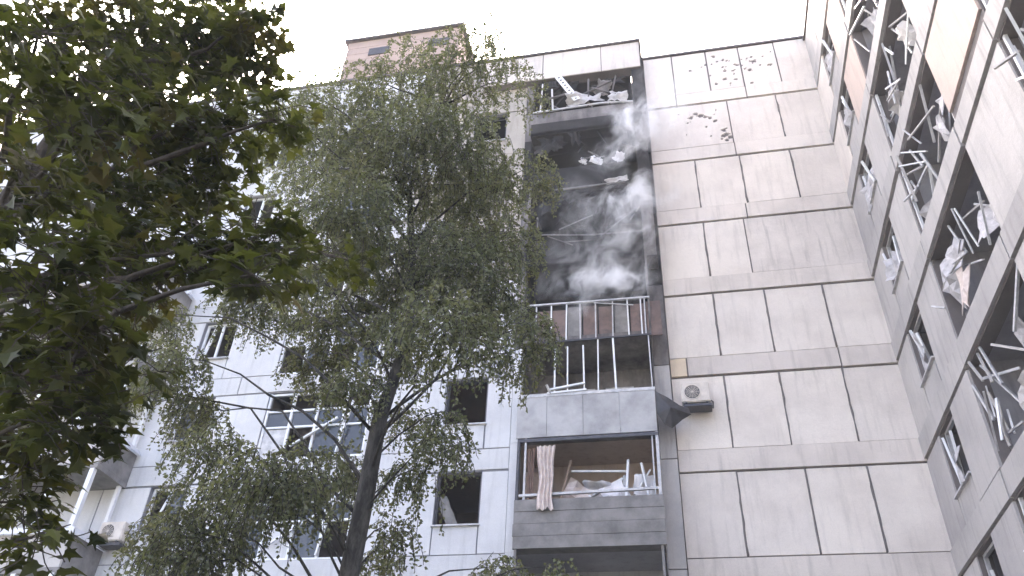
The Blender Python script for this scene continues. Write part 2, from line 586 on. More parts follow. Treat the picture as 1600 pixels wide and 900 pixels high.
mats = ['wroom', 'wroom', 'tan', 'soot', 'soot2', 'black', 'black', 'soot2']
slabs = ['board', 'board', 'board', 'soot', 'soot', 'soot2', 'black', 'soot2']
SL, LG = [], []
for i, z0 in enumerate(BOT):
    z1 = BOT[i + 1] - .02 if i + 1 < len(BOT) else 25.98
    s_, l_ = balcony_shell(z0, z1, mats[i], slabs[i])
    SL.append(s_); LG.append(l_)

# bottom two: plain parapets
for i in (0, 1):
    block('parapet', SL[i], (BX0, YB - .06, BOT[i] - .02), (BX1, YB - .003, BOT[i] + 1.2), 'board')
    for x in (BX0 + .06, BX1 - .06):
        block('post', SL[i], (x - .03, YB - .04, BOT[i] + 1.203), (x + .03, YB + .02, BOT[i + 1] - .03), 'board')
# floor A: grey boards, open glazing with curtain
z = BOT[2]
for j in range(4):
    zz = z - .03 + j * .305
    block('parapet_board', SL[2], (BX0 - .02 + random.uniform(0, .03), YB - .07 + random.uniform(-.008, .008), zz), (BX1 + .06 - random.uniform(0, .03), YB - .01, zz + .295), 'board')
beam('sill_rail', SL[2], (BX0 + .1, YB - .03, z + 1.30), (BX1 - .02, YB - .03, z + 1.36), .07, .06, 'dull')
beam('top_rail', SL[2], (BX0 + .05, YB - .03, BOT[3] - .10), (BX1 + .03, YB - .03, BOT[3] - .09), .09, .09, 'darkmetal')
for x, mt, wd in ((BX0 + .04, 'darkmetal', .07), (BX0 + .22, 'dull', .05), (BX1 - .02, 'dull', .07), (BX1 - .14, 'dull', .035)):
    beam('post', SL[2], (x, YB - .03, z + 1.15), (x + .01, YB - .03, BOT[3] - .03), wd, wd, mt)
back_window(LG[2], -2.35, -1.5, z + .85, z + 2.2, 20.33)
back_window(LG[2], -1.2, -.72, z + .2, z + 2.25, 20.33)
beam('fallen_frame', LG[2], (-2.55, 19.2, z + 1.33), (-1.45, 19.3, z + 1.95), .06, .06, 'white')
beam('fallen_frame', LG[2], (-1.45, 19.3, z + 1.32), (-1.40, 19.35, z + 2.05), .06, .06, 'white')
beam('fallen_frame', LG[2], (-2.5, 19.2, z + 1.3), (-2.6, 19.3, z + 1.75), .05, .05, 'white')
torn_sheet('torn_wallpaper', LG[2], (-2.0, 19.25, z + 1.55), .95, .55, 'plaster', .1, .2, 0, 5)
torn_sheet('torn_wallpaper', LG[2], (-.95, 19.1, z + 1.6), .45, .7, 'whitecloth', .1, .15, .1, 8)
block('cupboard', LG[2], (-3.95, 19.0, z + .17), (-3.45, 19.6, z + 2.1), 'wood')
# floor B: blue grey sheet metal parapet with posts
z = BOT[3]
for j, (a, b2) in enumerate(((BX0 - .03, -3.30), (-3.295, -2.35), (-2.345, -1.40), (-1.395, BX1 + .02))):
    o = block('parapet_sheet', SL[3], (a, YB - .05 - .004 * (j % 2), z - .01), (b2 - .006, YB - .012, z + 1.20), 'sheet')
beam('parapet_rail', SL[3], (BX0 - .05, YB - .05, z + 1.215), (BX1 + .03, YB - .05, z + 1.215), .03, .09, 'dull')
for x, t, w_ in ((-3.11, .0, .055), (-2.76, .0, .045), (-2.31, .02, .055), (-1.94, -.02, .045), (-1.47, .04, .065), (-.53, .02, .045)):
    beam('post', SL[3], (x, YB - .02, z + 1.23), (x - t, YB - .02, BOT[4] - (.02 if x > -2.2 else .2)), w_ * .75, w_ * .75, 'white' if x < -1 else 'dull')
beam('sash_bar', SL[3], (-3.25, YB - .07, z + 1.36), (-2.28, YB - .07, z + 1.50), .06, .05, 'white')
beam('sash_bar', SL[3], (-3.3, YB - .07, z + 1.26), (-2.25, YB - .07, z + 1.30), .04, .05, 'white')
beam('sash_bar', SL[3], (-3.2, YB - .06, z + 1.24), (-3.3, YB - .2, z + 1.45), .05, .05, 'dull')
back_window(LG[3], -3.2, -2.2, z + .8, z + 2.3, 20.33, 'dull')
back_window(LG[3], -1.9, -1.1, z + .2, z + 2.3, 20.33, 'dull')
# floor C: railing with pale posts over a grey panel
z = BOT[4]
for j in range(8):
    x = -3.66 + .44 * j
    block('railing_panel', SL[4], (x + .02, YB + .0, z - .02), (x + .42, YB + .03, z + 1.16 - .1 * random.random()), 'rust' if j not in (2, 5) else 'board')
for j, x in enumerate((-3.66, -3.22, -2.80, -2.40, -1.97, -1.50, -1.06, -.70, -.60)):
    t = random.uniform(-.02, .02)
    beam('railing_post', SL[4], (x, YB - .03, z + .02), (x + t, YB - .03, z + 1.24), .038, .035, 'white' if j in (1, 2, 6, 7) else 'dull')
beam('handrail', SL[4], (BX0 - .05, YB - .03, z + 1.30), (BX1 + .06, YB - .03, z + 1.26), .06, .05, 'dull')
beam('bottom_rail', SL[4], (-3.5, YB - .04, z - .03), (BX1 + .03, YB - .04, z - .01), .05, .05, 'darkmetal')
beam('bent_bar', SL[4], (-2.0, YB - .06, z + 1.2), (-.9, YB - .08, z + 1.0), .025, .025, 'dull')
beam('corner_post', SL[4], (BX1 + .02, YB - .02, z), (BX1 + .04, YB - .02, BOT[5]), .05, .05, 'soot')
# floor D: scorched, only a bent rail left
z = BOT[5]
block('parapet', SL[5], (BX0, YB + .02, z - .02), (-2.6, YB + .07, z + .9), 'soot2')
block('parapet', SL[5], (-2.55, YB + .03, z - .02), (BX1, YB + .08, z + .62), 'soot2')
beam('handrail', SL[5], (-3.72, YB - .03, z + 1.17), (-2.1, YB - .03, z + .96), .035, .04, 'sootmetal')
beam('handrail', SL[5], (-2.1, YB - .03, z + .96), (BX1, YB - .03, z + .92), .035, .04, 'sootmetal')
beam('bent_bar', SL[5], (-3.4, YB, z + 1.1), (-2.6, YB - .05, z + .6), .03, .03, 'soot')
beam('bent_bar', SL[5], (-2.9, YB, z + .8), (-1.7, YB - .02, z + .75), .03, .03, 'soot')
beam('post', SL[5], (-3.7, YB - .02, z + .02), (-3.72, YB - .02, z + 1.9), .04, .04, 'soot')
# floor E: charred parapet with pale scraps standing in for light spots on its top
z = BOT[6]
block('parapet', SL[6], (BX0, YB + .02, z + .2), (-.9, YB + .08, z + 1.2), 'black')
beam('slab_edging', SL[6], (-3.2, YB - .03, z + .17), (-.95, YB - .03, z + .21), .05, .05, 'sootmetal')
torn_sheet('torn_edging', SL[6], (-1.2, YB - .06, z + .30), .7, .18, 'plaster', .2, -.15, 0, 3, bend=.2)
beam('standing_bar', SL[6], (-4.0, YB - .03, z - .5), (-3.98, YB - .05, z + .35), .07, .05, 'sootmetal')
# floor F: top balcony with wrecked glazing
z = BOT[7]
block('parapet', SL[7], (BX0, YB + .0, z + .02), (BX1, YB + .07, z + .62), 'soot2')
block('parapet', SL[7], (BX0, YB + .015, z + .625), (BX1, YB + .07, z + 1.15), 'soot')
beam('handrail', SL[7], (BX0, YB - .03, z + 1.19), (-1.6, YB - .03, z + 1.27), .05, .06, 'dull')
beam('handrail', SL[7], (-1.6, YB - .03, z + 1.27), (BX1, YB - .03, z + 1.15), .05, .06, 'dull')
for x, t, ht in ((-3.75, .05, 1.55), (-3.3, -.05, 1.2), (-2.05, .02, 1.5), (-1.3, .25, 1.5)):
    beam('broken_post', SL[7], (x, YB - .02, z + 1.2), (x + t, YB, z + 1.2 + ht), .05, .05, 'soot' if x > -3 else 'dull')
beam('broken_sash', SL[7], (-3.8, YB - .06, z + 1.75), (-2.7, YB - .1, z + 1.95), .05, .05, 'soot')
beam('broken_sash', SL[7], (-2.6, YB - .08, z + 1.6), (-1.2, YB - .12, z + 2.3), .05, .05, 'soot')
beam('broken_sash', SL[7], (-1.9, YB - .12, z + 2.05), (-.9, YB - .05, z + 1.5), .06, .05, 'soot')
torn_sheet('torn_panel', SL[7], (-2.2, YB - .1, z + 1.55), 1.2, .42, 'plaster', .3, -.12, .1, 21, bend=.25)
torn_sheet('torn_panel', SL[7], (-1.0, YB - .14, z + 1.42), .65, .4, 'plaster', .3, .2, -.1, 23, bend=.3)
torn_sheet('torn_panel', SL[7], (-1.5, YB - .02, z + 2.1), .5, .6, 'soot', .2, .3, .1, 25, bend=.3)
# charred wreckage tangled in the three burnt floors
_rw = random.Random(404)
for fl_, nb in ((5, 13), (6, 12), (7, 16)):
    zf, zc = BOT[fl_] + .2, (BOT[fl_ + 1] if fl_ < 7 else 25.95) - .05
    for _ in range(nb):
        x = _rw.uniform(BX0 + .2, BX1 - .2); q = _rw.uniform(zf + .3, zc - .3); y = YB + _rw.uniform(-.08, .9)
        ln = _rw.uniform(.4, 1.3); a = _rw.uniform(0, math.pi)
        beam('charred_bar', LG[fl_], (x, y, q), (min(max(x + ln * math.cos(a), BX0 + .05), BX1 - .05), y + _rw.uniform(-.2, .2), min(max(q + ln * math.sin(a) * _rw.choice((-1, 1)), zf), zc)), _rw.uniform(.02, .05), _rw.uniform(.02, .05), _rw.choice(['black', 'black', 'black', 'soot2', 'sootmetal']))
    for q_ in range(4):
        torn_sheet('charred_rag', LG[fl_], (_rw.uniform(BX0 + .4, BX1 - .4), YB + _rw.uniform(.0, .3), zc - _rw.uniform(.1, .35)), _rw.uniform(.4, .9), _rw.uniform(.3, .7), 'black', 0, _rw.uniform(-.3, .3), 0, 900 + fl_ * 10 + q_, nx=6, nz=6, bend=.2, rag=.5, smooth=False)
# cheek walls and head wall of the stack
for i, z0 in enumerate(BOT):
    z1 = BOT[i + 1] if i < 7 else 25.95
    block('cheek_wall', blk, (-4.30, YB + .2, z0), (BX0 - .005, 20.3, z1 - .006), ['left', 'left', 'left', 'left', 'soot', 'soot', 'soot2', 'soot'][i])
    block('cheek_wall', blk, (BX1 + .005, YB + (.05 if i >= 5 else .4), z0), (-.14 if i >= 5 else -.48, 20.3, z1 - .006), ['wing', 'wing', 'wing', 'soot', 'soot', 'soot', 'soot2', 'soot2'][i])
FT = FrameY(YB)
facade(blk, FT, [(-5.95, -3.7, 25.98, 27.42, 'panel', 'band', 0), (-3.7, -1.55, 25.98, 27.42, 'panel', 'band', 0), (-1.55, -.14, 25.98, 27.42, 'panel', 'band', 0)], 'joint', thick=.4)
block('roof_edge', blk, (-6.0, YB - .10, 27.425), (-.08, YB + 1.2, 27.52), 'flash')

# ------------------------------------------------------------------ left block
lbk = thing('apartment_block', 'white painted panel block with broken windows behind the birch tree', 'apartment building', (-12, YL, 0))
FL = FrameY(YL)
UC = [(-27, -22.2, 's'), (-22.2, -18.7, 's'), (-18.7, -16.0, 's'), (-16.0, -14.5, 's'), (-14.5, -13.36, 'w'), (-13.36, -11.6, 's'), (-11.6, -8.4, 'l'), (-8.4, -6.2, 's'), (-6.2, -5.03, 'w'), (-5.03, -4.31, 's')]
rects = []
for k in KS:
    zb = 7.9 + H * k
    for a, b2 in zip([-27, -23, -19.2, -15.9, -12.67, -9.9, -6.88], [-23, -19.2, -15.9, -12.67, -9.9, -6.88, -4.31]):
        rects.append((a, b2, zb, zb + .63, 'belt_panel', 'smokestain' if k >= 4 and a > -7 else 'leftband', .01))
    for (a, b2, t) in UC:
        zt = zb + H if k < 6 else 27.85
        if t == 's' or k == 6:
            rects.append((a, b2, zb + .63, zt, 'panel', 'smokestain' if k >= 3 and a > -8.5 else 'left', 0))
        elif t == 'w':
            rects.append((a, b2, zb + .63, zt - 1.41, 'apron_panel', 'smokestain' if k >= 3 and a > -8.5 else 'left', 0))
facade(lbk, FL, rects, 'ljoint', gap=.03, proud=.025)
block('roof_edge', lbk, (-27, YL - .1, 27.855), (-5.96, YL + .3, 27.97), 'flash')
bd = MB()
bd.box((-27, YL + 3.4, 0), (-4.32, YL + 12, 27.8))
bd.build('core', lbk, (-15, YL + 8, 0), 'ljoint')
rf = MB(); rf.box((-27, YL + .29, 27.0), (-4.32, YL + 3.39, 27.8)); rf.build('roof', lbk, (-15, YL + 2, 27), 'ljoint')
for k in range(-2, 6):
    zb = 7.9 + H * k
    zt = zb + H
    # column beside the balconies: blown out
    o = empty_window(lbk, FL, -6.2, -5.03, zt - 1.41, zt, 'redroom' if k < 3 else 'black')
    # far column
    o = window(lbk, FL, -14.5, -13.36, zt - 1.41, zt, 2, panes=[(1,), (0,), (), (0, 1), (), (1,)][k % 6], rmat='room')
    if k == 2:
        beam('open_sash', o, (-14.3, YL + .05, zt - 1.35), (-14.22, YL + .2, zt - .08), .2, .04, 'white')
    if k == 0:
        beam('broken_sash', o, (-14.15, YL + .05, zt - 1.2), (-13.9, YL + .1, zt - .1), .05, .05, 'white')
    # glazed loggia
    z0 = zb + .63
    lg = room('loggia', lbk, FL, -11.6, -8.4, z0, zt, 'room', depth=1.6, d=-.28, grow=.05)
    n = 4
    cw = 3.2 / n
    for j in range(n + 1):
        x = -11.6 + j * cw + (.03 if j == 0 else (-.03 if j == n else 0))
        t = random.uniform(-.04, .04) if 0 < j < n else 0
        beam('frame_bar', lg, (x, YL + .06, z0 + .01), (x + t, YL + .06, zt - .01), .075, .07, 'white')
    tz = [z0 + .04, z0 + 1.02, zt - .62, zt - .05]
    for q in tz:
        beam('frame_bar', lg, (-11.55, YL + .065, q + random.uniform(-.01, .03)), (-8.45, YL + .065, q + random.uniform(-.03, .02)), .06, .06, 'white')
    rn = random.Random(50 + k)
    for j in range(n):
        x0 = -11.6 + j * cw
        for (q0, q1, pw) in ((tz[0], tz[1], .45), (tz[1], tz[2], .35), (tz[2], tz[3], .2)):
            u = rn.random()
            if u < pw * .6:
                block('infill_panel', lg, (x0 + .05, YL + .07, q0 + .03), (x0 + cw - .05, YL + .10, q1 - .03), rn.choice(['dull', 'left']))
            elif u < pw + .25:
                block('pane', lg, (x0 + .05, YL + .08, q0 + .03), (x0 + cw - .05, YL + .09, q1 - .03), 'glass')
    if k in (0, 1, 3):
        beam('hanging_bar', lg, (-10.6, YL - .02, z0 + .4), (-9.3, YL - .06, z0 + 1.2), .06, .05, 'white')
        beam('hanging_bar', lg, (-9.2, YL - .02, z0 + .1), (-8.9, YL - .1, z0 + 1.7), .05, .05, 'white')
torn_sheet('hanging_cloth', lbk, (-5.92, YL + .18, 9.72), .26, .95, 'board', 0, -.42, 0, 31, nx=4, nz=6, bend=.12, rag=.12)
# machine room on the roof
mr = MB()
mr.box((-12.35, 19.25, 27.98), (-7.35, 23, 31.0))
ro = mr.build('machine_room', lbk, (-10, 21, 28), 'brickpink')
block('roof_slab', ro, (-12.5, 19.1, 31.005), (-7.2, 23.1, 31.12), 'flash')
for j in range(7):
    block('brick_course', ro, (-12.33, 19.235, 28.1 + j * .41), (-7.37, 19.249, 28.1 + j * .41 + .385), 'brickpink')
for x in (-11.3, -8.7):
    block('vent', ro, (x, 19.2, 29.9), (x + .9, 19.233, 30.35), 'darkmetal')
# balconies at the far left
for k in (-2, -1, 0, 1, 2, 3):
    zb = 8.02 + H * k
    s_ = MB(); s_.box((-21.5, 17.55, zb - .14), (-15.3, YL - .04, zb))
    sb = s_.build('balcony', lbk, (-18, 18.2, zb), 'board')
    pm = 'leftband' if k != 1 else 'left'
    for j in range(4):
        block('parapet_panel', sb, (-21.5 + j * 1.55 + .01, 17.55, zb + .004), (-21.5 + (j + 1) * 1.55 - .02, 17.62, zb + .86), 'wing')
    block('side_panel', sb, (-15.37, 17.63, zb + .004), (-15.3, YL - .05, zb + .86), 'board')
    # pale flashing, flared outwards
    fl = MB()
    fl.quad((-21.5, 17.40, zb + .84), (-15.16, 17.40, zb + .84), (-15.31, 17.57, zb + 1.05), (-21.5, 17.57, zb + 1.05))
    fl.quad((-15.16, 17.40, zb + .84), (-15.16, YL - .04, zb + .84), (-15.31, YL - .04, zb + 1.05), (-15.31, 17.57, zb + 1.05))
    fl.build('flashing', sb, (-18, 17.5, zb + .9), 'left')
    for x in (-15.45, -16.55, -18.2, -20):
        beam('post', sb, (x, 17.62, zb + 1.0), (x, 17.62, zb + H - .14), .13, .13, 'white')
    beam('post', sb, (-15.4, YL - .2, zb + 1.0), (-15.4, YL - .2, zb + H - .14), .1, .1, 'white')

# ------------------------------------------------------------------ right wing
wng = thing('apartment_block', 'grey side wing with shattered loggias running towards the viewer', 'apartment building', (XW, 11, 0))
FW = FrameX(XW)
WC = [(6.3, 6.9, 's'), (6.9, 9.6, 'l'), (9.6, 12.0, 's'), (12.0, 15.4, 'l'), (15.4, 17.0, 's'), (17.0, 18.25, 'w'), (18.25, 19.67, 's')]
rects = []
PE = {(2, 9.6): 'peach', (4, 15.4): 'peach', (5, 9.6): 'peach', (5, 15.4): 'peach', (5, 18.25): 'main', (6, 15.4): 'peach', (4, 9.6): 'peach', (4, 18.25): 'main'}
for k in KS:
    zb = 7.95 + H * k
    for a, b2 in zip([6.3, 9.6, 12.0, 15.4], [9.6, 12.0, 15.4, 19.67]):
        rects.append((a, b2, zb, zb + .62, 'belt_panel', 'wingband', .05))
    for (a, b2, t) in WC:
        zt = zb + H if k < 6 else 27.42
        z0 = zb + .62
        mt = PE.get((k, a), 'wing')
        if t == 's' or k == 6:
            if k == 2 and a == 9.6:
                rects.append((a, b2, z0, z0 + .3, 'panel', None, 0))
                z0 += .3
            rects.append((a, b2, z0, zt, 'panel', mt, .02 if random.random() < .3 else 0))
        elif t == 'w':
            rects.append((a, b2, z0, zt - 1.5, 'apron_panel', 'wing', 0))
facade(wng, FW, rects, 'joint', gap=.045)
block('roof_edge', wng, (XW - .1, 6.3, 27.425), (XW + .4, 19.6, 27.54), 'flash')
bd = MB(); bd.box((XW + 3.4, 6.3, 0), (XW + 12, 30, 27.4)); bd.build('core', wng, (XW + 7, 11, 0), 'joint')
rf = MB(); bd2 = MB(); bd2.box((XW + .29, 6.3, 0), (XW + 3.39, 6.6, 26.79)); bd2.build('end_wall', wng, (XW + 2, 6.4, 0), 'wing'); rf.box((XW + .29, 6.3, 26.8), (XW + 3.39, YM, 27.4)); rf.build('roof', wng, (XW + 2, 11, 27), 'joint')

def wing_loggia(k, y0, y1, seed, bars=7, sheets=2):
    rn = random.Random(seed)
    zb = 7.95 + H * k
    z0, z1 = zb + .62, zb + H
    lg = room('loggia', wng, FW, y0, y1, z0, z1, 'wroom', depth=1.7, grow=.02)
    # what is left of the glazing
    for y in (y0 + .05, y1 - .05):
        if rn.random() < .7:
            beam('frame_bar', lg, (XW + .06, y, z0), (XW + .06, y + rn.uniform(-.05, .05), z1), .06, .06, 'white')
    if rn.random() < .6:
        beam('frame_bar', lg, (XW + .06, y0 + .08, z0 + .9), (XW + .04, y1 - .1, z0 + .9 + rn.uniform(-.35, .35)), .06, .06, 'white')
    for j in range(bars):
        y = rn.uniform(y0 + .2, y1 - .2)
        q = rn.uniform(z0 + .1, z1 - .7)
        ln = rn.uniform(.7, 1.7)
        a = rn.gauss(0, .5) if rn.random() < .65 else rn.uniform(.8, 2.2)
        out = rn.uniform(-.35, .15)
        e = (XW - out - rn.uniform(-.2, .25), min(max(y + ln * math.sin(a), y0 + .05), y1 - .05), min(q + ln * abs(math.cos(a)), z1 - .03))
        beam('frame_bar', lg, (XW - out, y, q), e, rn.uniform(.028, .06), rn.uniform(.025, .05), rn.choice(['white', 'dull', 'dull', 'wing']))
    for j in range(sheets):
        y = rn.uniform(y0 + .4, y1 - .4)
        q = rn.uniform(z0 + .25, z1 - .7)
        torn_sheet('torn_sheet', lg, (XW - rn.uniform(-.3, .12), y, q), rn.uniform(.25, .7), rn.uniform(.4, .9), rn.choice(['plaster', 'plaster', 'wing', 'cloth']), rn.uniform(-.3, .3), rn.uniform(-.5, .5), math.pi / 2 + rn.uniform(-.4, .4), seed * 7 + j, nx=4, nz=5, bend=.3, rag=.3, smooth=False)
    # inner door and window on the back wall
    w = MB()
    X2 = XW + 1.95
    for (a, b2, c_, e) in ((y0 + .4, y0 + 1.2, z0, z0 + 2.0), (y0 + 1.5, min(y0 + 2.7, y1 - .2), z0 + .8, z0 + 2.0)):
        w.box((X2, a, c_), (X2 + .02, b2, e))
    w.build('inner_opening', lg, (X2, y0, z0), 'room')
    return lg
for k in range(-1, 6):
    wing_loggia(k, 12.0, 15.4, 100 + k, bars=[14, 13, 17, 18, 17, 16, 14][k], sheets=[3, 4, 3, 3, 2, 2, 2][k])
for k in range(-1, 4):
    wing_loggia(k, 6.9, 9.6, 200 + k, bars=12, sheets=2)
for k in range(-2, 6):
    zb = 7.95 + H * k
    zt = zb + H
    rn = random.Random(300 + k)
    room('room', wng, FW, 17.0, 18.25, zt - 1.5, zt, 'wroom', depth=2.2)
    w = MB()
    w.box(*lohi(FW, 17.0, 17.06, zt - 1.5, zt, -.18, -.1)); w.box(*lohi(FW, 18.19, 18.25, zt - 1.5, zt, -.18, -.1))
    w.box(*lohi(FW, 17.06, 18.19, zt - .06, zt, -.18, -.1))
    wo_ = w.build('window', wng, FW(17, zt - 1.5), 'dull')
    block('sill', wo_, *lohi(FW, 16.95, 18.3, zt - 1.55, zt - 1.51, -.1, .1), 'dull')
    for j in range(2):
        y = rn.uniform(17.2, 18)
        beam('broken_sash', wo_, (XW + .02, y, zt - 1.45), (XW - rn.uniform(-.05, .25), y + rn.uniform(-.3, .3), zt - rn.uniform(.2, .7)), .06, .05, 'white')
    torn_sheet('torn_curtain', wo_, (XW - .02, 17.6, zt - 1.15), .8, .7, 'plaster', rn.uniform(-.2, .2), rn.uniform(-.4, .4), math.pi / 2 + rn.uniform(-.3, .3), 400 + k, nx=5, nz=5, bend=.28, rag=.25, smooth=False)

# ------------------------------------------------------------------ small things on the facades
def air_conditioner(label, x, y, z, w=.74, h=.58, dep=.28):
    t = thing('air_conditioner', label, 'air conditioner', (x, y, z), 'outdoor units of air conditioners')
    bm = bmesh.new()
    bmesh.ops.create_cube(bm, size=1)
    for v in bm.verts:
        v.co = Vector((v.co.x * w, v.co.y * dep, v.co.z * h + h / 2))
    bmesh.ops.bevel(bm, geom=bm.edges[:], offset=.025, segments=3, affect='EDGES')
    me = bpy.data.meshes.new('casing'); bm.to_mesh(me); bm.free(); me.materials.append(M['acwhite'])
    link('casing', me, t, (x, y, z))
    cx, cz, rr = x - w * .12, z + h * .5, h * .40
    yf = y - dep / 2
    n = 28
    mb = MB()
    for i in range(n):
        a = 2 * math.pi * i / n
        mb.v += [(cx + math.cos(a) * rr, yf - .004, cz + math.sin(a) * rr), (cx + math.cos(a) * rr * .9, yf - .028, cz + math.sin(a) * rr * .9), (cx + math.cos(a) * rr * .84, yf - .006, cz + math.sin(a) * rr * .84)]
    for i in range(n):
        j = (i + 1) % n
        for q in range(2):
            mb.f.append((i * 3 + q, j * 3 + q, j * 3 + q + 1, i * 3 + q + 1))
    mb.build('fan_ring', t, (cx, yf, cz), 'acwhite', True)
    mb = MB()
    for i in range(n):
        a = 2 * math.pi * i / n
        mb.v.append((cx + math.cos(a) * rr * .85, yf - .005, cz + math.sin(a) * rr * .85))
    mb.f.append(tuple(range(n)))
    mb.build('fan_opening', t, (cx, yf, cz), 'darkmetal')
    mb = MB()
    for q in range(1, 5):
        r2 = rr * .85 * q / 5
        pts = [(cx + math.cos(2 * math.pi * i / 20) * r2, yf - .015, cz + math.sin(2 * math.pi * i / 20) * r2) for i in range(21)]
        mb.tube(pts, [.005] * 21, 4)
    for q in range(6):
        a = math.pi * q / 6
        mb.tube([(cx - math.cos(a) * rr * .86, yf - .015, cz - math.sin(a) * rr * .86), (cx + math.cos(a) * rr * .86, yf - .015, cz + math.sin(a) * rr * .86)], [.004] * 2, 4)
    mb.build('fan_grille', t, (cx, yf, cz), 'acwhite')
    for sx in (-.36, .36):
        bx_ = x + sx * w
        mb = MB()
        mb.box((bx_ - .02, y - dep / 2, z - .045), (bx_ + .02, y + dep / 2 + .28, z - .004))
        mb.box((bx_ - .02, y + dep / 2 + .25, z - .3), (bx_ + .02, y + dep / 2 + .28, z - .046))
        mb.build('bracket', t, (bx_, y, z), 'darkmetal')
    block('tray', t, (x - w * .45, y - dep * .45, z - .12), (x + w * .52, y + dep / 2 + .1, z - .05), 'darkmetal')
    mb = MB()
    mb.tube([(x + w * .5, y + .05, z + .12), (x + w * .5 + .06, y + .1, z + .1), (x + w * .5 + .05, y + .3, z + .02)], [.02, .02, .02], 6)
    mb.build('pipe', t, (x + w / 2, y, z), 'darkmetal', True)
    return t
air_conditioner('cream air conditioner on the blank pink grey wall beside the balconies', .56, 19.28, 12.48)
air_conditioner('pale air conditioner beside the far left balconies', -14.95, 18.62, 9.02, .72, .52)

t = thing('satellite_dish', 'round white satellite dish showing through the birch crown', 'satellite dish', (-8.2, YL, 20.0))
mb = MB()
cx, cz, rr, n = -8.2, 20.02, .40, 28
for q in range(6):
    r2 = rr * q / 5
    for i in range(n):
        a = 2 * math.pi * i / n
        mb.v.append((cx + math.cos(a) * r2, 18.45 + .10 - .10 * (q / 5) ** 2 - .12 * math.sin(a) * q / 5, cz + math.sin(a) * r2))
for q in range(5):
    for i in range(n):
        j = (i + 1) % n
        mb.f.append((q * n + i, q * n + j, q * n + n + j, q * n + n + i))
mb.build('reflector', t, (cx, 18.5, cz), 'dishwhite', True)
mb = MB(); mb.tube([(cx, 18.6, cz), (cx, YL - .02, cz - .1)], [.03, .03], 8); mb.build('mount', t, (cx, 18.7, cz), 'darkmetal')
mb = MB(); mb.tube([(cx, 18.5, cz - .38), (cx + .02, 18.1, cz - .25)], [.018, .015], 6); mb.tube([(cx + .02, 18.1, cz - .25), (cx + .02, 18.03, cz - .2)], [.05, .04], 8); mb.build('feed_arm', t, (cx, 18.3, cz - .3), 'darkmetal')

def curtain(label, cx, cy, ztop, zbot, w, mat, folds=5, sway=.1, seed=1):
    nx, nz = 34, 22
    v, f = [], []
    for side in (0, 1):
        for j in range(nz + 1):
            tz = j / nz
            ww = w * (1 - .25 * math.sin(tz * 2.6)) 
            for i in range(nx + 1):
                a = i / nx
                x = cx + (a - .5) * ww + sway * tz * tz + .05 * noise.noise(Vector((tz * 3, seed, 0)))
                y = cy + .035 * 1.0 * math.sin(a * folds * 2 * math.pi + 1.5 * noise.noise(Vector((a * 2, tz * 2, seed)))) - .12 * tz * tz + side * .008
                z_ = ztop + (zbot - ztop) * tz + (.08 * noise.noise(Vector((a * 4, seed, 5))) if j == nz else 0)
                v.append((x, y, z_))
    o = (nx + 1) * (nz + 1)
    for j in range(nz):
        for i in range(nx):
            q = j * (nx + 1) + i
            f.append((q, q + 1, q + nx + 2, q + nx + 1)); f.append((o + q, o + q + nx + 1, o + q + nx + 2, o + q + 1))
    return tag(mesh('curtain', None, (cx, cy, zbot), v, f, mat, True), label, 'curtain')
curtain('long peach curtain hanging out over the grey board balcony', -3.30, YB - .06, 11.15, 9.42, .48, 'cloth', 4, .02, 2)

curtain('short brown curtain strip at the left end of the grey board balcony', -3.72, YB + .15, 11.2, 9.75, .22, 'browncloth', 3, .01, 9)
for (a_, b_) in (((-3.0, 19.0, 9.85), (-2.75, 19.2, 11.0)), ((-1.35, 18.9, 9.8), (-1.28, 19.1, 10.9)), ((-2.75, 19.3, 10.75), (-1.3, 19.3, 10.68)), ((-1.15, 18.95, 9.9), (-.75, 19.1, 10.6)), ((-.8, 18.9, 9.8), (-.95, 19.0, 10.75))):
    beam('fallen_frame', LG[2], a_, b_, .055, .045, 'white' if a_[0] > -2.8 else 'wood')
torn_sheet('torn_wallpaper', LG[2], (-2.55, 19.15, 10.05), .7, .5, 'cloth', .2, .5, .2, 15, nx=5, nz=5, smooth=False)
torn_sheet('torn_wallpaper', LG[2], (-1.65, 19.0, 9.98), .6, .45, 'whitecloth', .2, -.4, .1, 16, nx=5, nz=5, smooth=False)
_fv = [(-.47, 18.62, 12.56), (-.18, 18.72, 12.42), (.12, 18.83, 12.22), (.33, 18.9, 12.16), (.38, 18.93, 12.0), (.16, 18.98, 11.9), (-.12, 18.9, 11.62), (-.3, 18.8, 11.7), (-.46, 18.7, 11.95), (-.12, 18.70, 12.1)]
_fv = _fv + [(x, y + .025, z) for (x, y, z) in _fv]
_ff = [(k_, (k_ + 1) % 9, 9) for k_ in range(9)] + [(10 + (k_ + 1) % 9, 10 + k_, 19) for k_ in range(9)] + [(k_, k_ + 10, 10 + (k_ + 1) % 9, (k_ + 1) % 9) for k_ in range(9)]
tag(mesh('bent_metal_sheet', None, (-.3, 18.75, 11.6), _fv, _ff, 'darkmetal'), 'dark bent metal flap sticking out right of the grey sheet balcony parapet', 'metal sheet')
